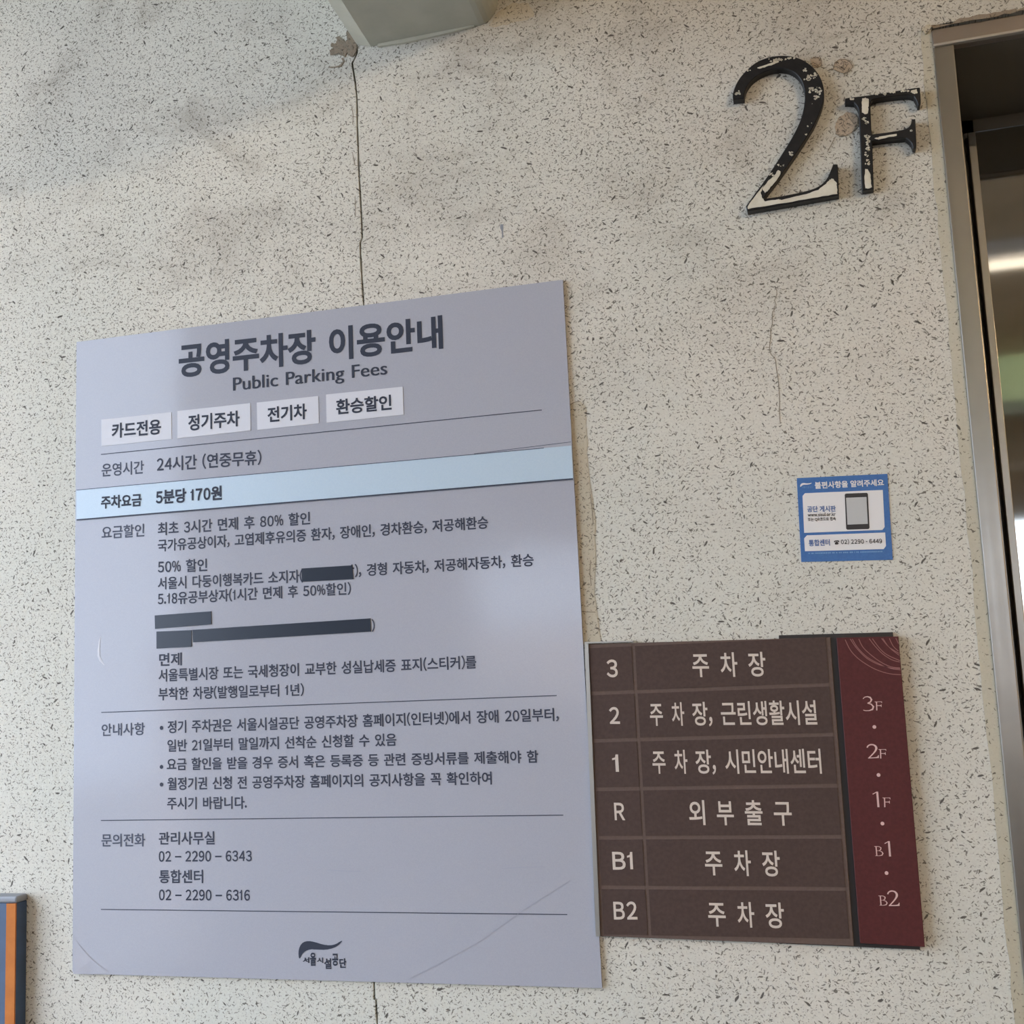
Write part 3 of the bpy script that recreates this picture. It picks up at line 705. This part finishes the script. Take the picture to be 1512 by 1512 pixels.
# ------------------------------------------------------------------ blue sticker
kS = crop(1160, 680, 8.4); ST = .0008
sk = empty('contact_sticker', P(1250, 828), 'small blue square sticker with a phone picture and a helpline number', 'sticker')
pxslab('sticker_sheet', [kS(138,218), kS(1262,165), kS(1330,1230), kS(195,1258)], ST, 0, M['sticker'], sk)
pxslab('white_field', [kS(*p) for p in ((210,440),(240,405),(1205,365),(1228,825),(1200,860),(230,897))], ST + .0002, ST - .0003, M['sticker_white'], sk)
pxslab('white_field', [kS(*p) for p in ((230,965),(265,928),(1235,893),(1245,1060),(1215,1098),(240,1125))], ST + .0002, ST - .0003, M['sticker_white'], sk)
SD = ST + .0004
def stx(t, x0, x1, b0, t0, b1, t1, mode, wt, mt, ws=1.1):
    a = kS(x0, b0); b = kS(x1, b1); c = kS(x0, t0); d_ = kS(x1, t1); lettering(sk, mt, SD, [(t, a[0], b[0], a[1], c[1], b[1], d_[1], mode, wt, ws)])
stx('불편사항을 알려주세요', 365, 1222, 350, 268, 310, 232, 'H', .028, M['sticker_white'])
stx('공단 게시판', 270, 625, 640, 568, 632, 560, 'H', .028, M['sticker_blue'])
stx('www.sisul.or.kr', 275, 622, 695, 650, 685, 642, 'C', .016, M['phone'])
stx('또는 QR코드로 접속', 278, 625, 754, 710, 742, 700, 'H', .024, M['phone'])
stx('통합센터', 290, 552, 1062, 985, 1052, 976, 'H', .028, M['sticker_blue'])
poly_px('telephone_mark', kS, ((599,1014),(601,998),(615,992),(650,989),(663,994),(666,1010),(652,1013),(649,1003),(615,1005),(612,1015)), SD, M['phone'], sk, 1)
poly_px('telephone_mark', kS, ((618,1008),(647,1006),(662,1040),(604,1043)), SD, M['phone'], sk, 1)
stx('02) 2290 - 6449', 688, 1198, 1035, 983, 1024, 970, 'D', .026, M['phone'])
poly_px('emblem', kS, ((182,332),(180,305),(195,285),(225,277),(260,284),(300,282),(328,274),(310,292),(265,300),(225,300),(200,312)), SD, M['sticker_white'], sk, 1)
stx('서울시설공단', 205, 342, 345, 320, 342, 317, 'H', .0, M['sticker_fine'])
bm = bmesh.new(); u = 0.0
while u < .98:      # a line of print too small to read
    w_ = random.uniform(.006, .02); ya = 1152 - 24 * u
    a = P(*kS(285 + 935 * u, ya + 8), SD); b = P(*kS(285 + 935 * (u + w_), ya - 9), SD)
    bm.faces.new([bm.verts.new(q) for q in ((a.x, -SD, a.z), (b.x, -SD, a.z), (b.x, -SD, b.z), (a.x, -SD, b.z))]); u += w_ + random.choice((.006, .007, .02))
obj('small_print', bm, M['sticker_fine'], sk)
ph = pxslab('phone_picture', [kS(*p) for p in ((733,425),(745,410),(1005,400),(1020,412),(1041,835),(1028,850),(765,858),(751,845))], SD, ST, M['phone'], sk)
pxslab('phone_screen', [kS(750,462), kS(1003,452), kS(1020,785), kS(767,795)], SD + .0002, ST, M['screen'], ph)

# ------------------------------------------------------------------ the floor number 2F
def smooth_pts(pts, sharp=45, it=1):
    q = [Vector(p) for p in pts]
    for _ in range(it):
        r = []; n = len(q)
        for i in range(n):
            a, b, c = q[i-1], q[i], q[(i+1) % n]
            ang = (b - a).angle(c - b) if (b - a).length and (c - b).length else 0
            if math.degrees(ang) > sharp: r.append(b)
            else: r += [b.lerp(a, .25), b.lerp(c, .25)]
        q = r
    return [tuple(p) for p in q]
def big(name, pts, label, tip):
    root = empty(name, P(*lc(*tip), 0), label, 'letter')
    w = wpts(lc, smooth_pts(pts, 40, 2), .012)
    bm = bmesh.new(); slab(bm, w, -.012, -.0005)
    bmesh.ops.recalc_face_normals(bm, faces=bm.faces)
    fr = [f for f in bm.faces if all(abs(v.co.y + .012) < 1e-6 for v in f.verts)]
    bmesh.ops.bevel(bm, geom=list({e for f in fr for e in f.edges}), offset=.0007, segments=1, affect='EDGES')
    bmesh.ops.triangulate(bm, faces=[f for f in bm.faces if len(f.verts) > 4])
    obj('letter_body', bm, M['black_paint'], root)
    return root
num2 = big('floor_number', two_px, 'large black serif numeral 2 on the wall, paint flaked white along its foot', (500, 1200))
letF = big('floor_letter', f_px, 'black serif capital F with white flaked patches beside the lift door', (1050, 1060))
def flakes(root, polys, clusters):
    bm = bmesh.new()
    for pl in polys: jag(bm, wpts(lc, pl, .0122), .0120, .0003, .0004, 4)
    for (x, y, rx, ry, n) in clusters:
        for k in range(n):
            a = random.uniform(0, 6.28); r = math.sqrt(random.random()); px, py = x + rx * r * math.cos(a), y + ry * r * math.sin(a)
            s = random.uniform(3, 9) * (1 if n > 1 else min(rx, ry) / 8)
            pts_ = [(px + s * random.uniform(.6, 1.6) * math.cos(t * 1.0472), py + s * random.uniform(.5, 1.2) * math.sin(t * 1.0472)) for t in range(6)]
            jag(bm, wpts(lc, pts_, .0122), .0120, .0003, .0002, 2)
    o = obj('flaked_paint', bm, M['bare_letter'], root); o['label'] = 'pale patches where the black paint has flaked off'
    o['kind'] = 'stuff'
flakes(num2, [((207,1158),(260,1085),(318,1010),(300,1060),(312,1098),(330,1120),(420,1106),(440,1112),(520,1094),(620,1068),(700,1040),(752,1000),(782,970),(800,962),(826,985),(832,1030),(834,1068),(700,1092),(520,1122),(330,1154),(212,1174)),
              ((325,1062),(312,1035),(345,985),(385,950),(420,905),(438,912),(430,945),(400,985),(370,1020),(345,1050)),
              ((272,190),(300,178),(340,168),(400,148),(425,148),(400,160),(340,182),(290,196))],
       [(395,135,60,10,14),(450,128,25,12,6),(215,205,12,10,3),(140,362,18,14,8),(510,120,40,4,6),(605,205,14,12,5),(625,262,28,22,16),(672,245,26,18,14),(652,345,16,22,12),(700,350,24,30,16),(680,395,20,15,8),(660,440,6,4,1),(625,600,5,8,2),(655,575,4,4,1),(618,655,5,5,2),(515,785,18,14,9),(440,868,22,7,7),(380,935,22,16,8)])
flakes(letF, [((1008,405),(1030,398),(1055,410),(1052,455),(1046,505),(1025,515),(1005,500),(1003,450)),
              ((1030,893),(1048,900),(1065,935),(1072,1020),(1062,1030),(1028,1032),(1022,960)),
              ((1345,352),(1385,338),(1392,365),(1370,372),(1345,360)), ((1095,682),(1140,668),(1250,652),(1245,664),(1180,674),(1120,690))],
       [(1030,548,22,12,8),(1042,575,10,12,5),(1040,665,22,10,8),(1045,700,14,35,10),(1045,755,14,14,7),(1035,800,14,30,7),(1045,850,16,20,9),(1115,372,20,5,4),(1165,372,14,5,4),(1215,358,25,5,5),(1300,350,30,6,5),(1350,630,8,14,4),(940,405,15,5,3),(1345,540,5,5,1)])

# ------------------------------------------------------------------ navy board at the lower left
BD = .020
nb = empty('navy_board', P(20, 1500, 0), 'dark navy wall board with an orange edge stripe at the lower left', 'board')
xe = P(23.5, 1420, BD).x; xs = P(8.8, 1420, BD).x; zt = P(20, 1333.5, BD).z
boxo('board_body', (-1.75, -BD + .001, .95), (xe - .0005, 0, zt), M['navy'], nb, .0015)
boxo('orange_stripe', (xs, -BD - .0006, .952), (xe - .001, -BD + .002, zt - .0005), M['orange'], nb)
boxo('top_cap', (-1.75, -BD - .001, zt), (xe + .0008, 0, zt + .008), M['grey_cap'], nb, .0025)

# ------------------------------------------------------------------ the parking deck behind the viewer
def struct(name, a, b, mt):
    o = boxo(name, a, b, mt); o['kind'] = 'structure'; return o
struct('floor', (-2.3, -7.2, -.2), (3.2, .25, 0), M['garage_floor'])
struct('ceiling', (-2.3, -7.2, CEIL), (3.2, .22, CEIL + .25), M['garage_ceiling'])
struct('wall_right', (3.0, -7.2, 0), (3.2, .22, CEIL), M['garage_white'])
# far side: parapet, lintel, and unseen piers added to cut light on the wall
fr = empty('wall_front', (0, -7, 0), kind='structure')
boxo('parapet', (-2.6, -7.2, 0), (3.0, -7, 1.28), M['garage_white'], fr)
boxo('lintel', (-2.6, -7.2, 2.42), (3.0, -7, CEIL), M['garage_white'], fr)
boxo('added_pier', (-1.1, -7.2, 1.28), (.6, -7, 2.42), M['garage_white'], fr)
boxo('added_pier', (1.75, -7.2, 1.28), (3.0, -7, 2.42), M['garage_white'], fr)
# left side: street opening by the sign wall; unseen piers added to shape its light
lf_ = empty('wall_left', (-1.95, 0, 0), kind='structure')
boxo('parapet', (-2.15, -2.3, 0), (-1.95, 0, .7), M['garage_white'], lf_)
boxo('added_pier', (-2.15, -4, 0), (-1.95, -2.3, CEIL), M['garage_white'], lf_)
boxo('added_pier', (-2.8, -7.2, 0), (-2.6, -4, CEIL), M['garage_white'], lf_)
boxo('added_pier', (-2.6, -4.1, 0), (-2.15, -4, CEIL), M['garage_white'], lf_)
struct('floor', (-2.8, -7.2, -.2), (-2.3, -4, 0), M['garage_floor']); struct('ceiling', (-2.8, -7.2, CEIL), (-2.3, -4, CEIL + .25), M['garage_ceiling'])
struct('trim_1', (-2.1, -4.55, 2.7), (3.0, -4.2, CEIL), M['added_green_beam'])  # unseen beam added for the green band reflected in the door leaf
struct('trim_2', (-2.1, -6.0, 2.62), (3.0, -5.7, CEIL), M['garage_ceiling'])
# ceiling tubes
for k, (x0, y, mt_) in enumerate(((-.9, -2.54, 'tube'), (.55, -2.54, 'tube'), (-.9, -6.6, 'tube'), (.9, -6.6, 'tube'), (1.7, -3.2, 'added_warm_tube'))):
    t = empty('ceiling_light', (x0 + .65, y, CEIL), ['dim tube light on the ceiling behind the viewer, near row, left', 'dim tube light on the ceiling behind the viewer, near row, right', 'dim tube light above the far opening, left', 'dim tube light above the far opening, right', 'added unseen tube light by the right wall that warms the sign wall'][k], 'lamp')
    t['group'] = 'tube lights on the ceiling'
    boxo('housing', (x0, y - .06, CEIL - .05), (x0 + 1.3, y + .06, CEIL), M['tag'], t, .006)
    bm = bmesh.new(); bmesh.ops.create_cone(bm, segments=12, radius1=.016, radius2=.016, depth=1.2, cap_ends=True, matrix=Matrix.Translation((x0 + .65, y, CEIL - .072)) @ Matrix.Rotation(math.pi / 2, 4, 'Y'))
    obj('tube', bm, M[mt_], t, True)
# the street outside
gd = boxo('ground', (-60, -60, -4.2), (60, 25, -4), M['asphalt']); gd['kind'] = 'structure'
b_ = empty('apartment_building', (0, -24, -4), 'pale pink building across the street behind the viewer', 'building')
boxo('facade', (-16, -34, -4), (14, -24, 2.4), M['facade'], b_)
for i in range(9):
    for zf in (-2.9, -.1):
        boxo('window', (-14.6 + i * 3.2, -24.06, zf), (-13.0 + i * 3.2, -23.9, zf + 1.4), M['steel_dark'], b_)
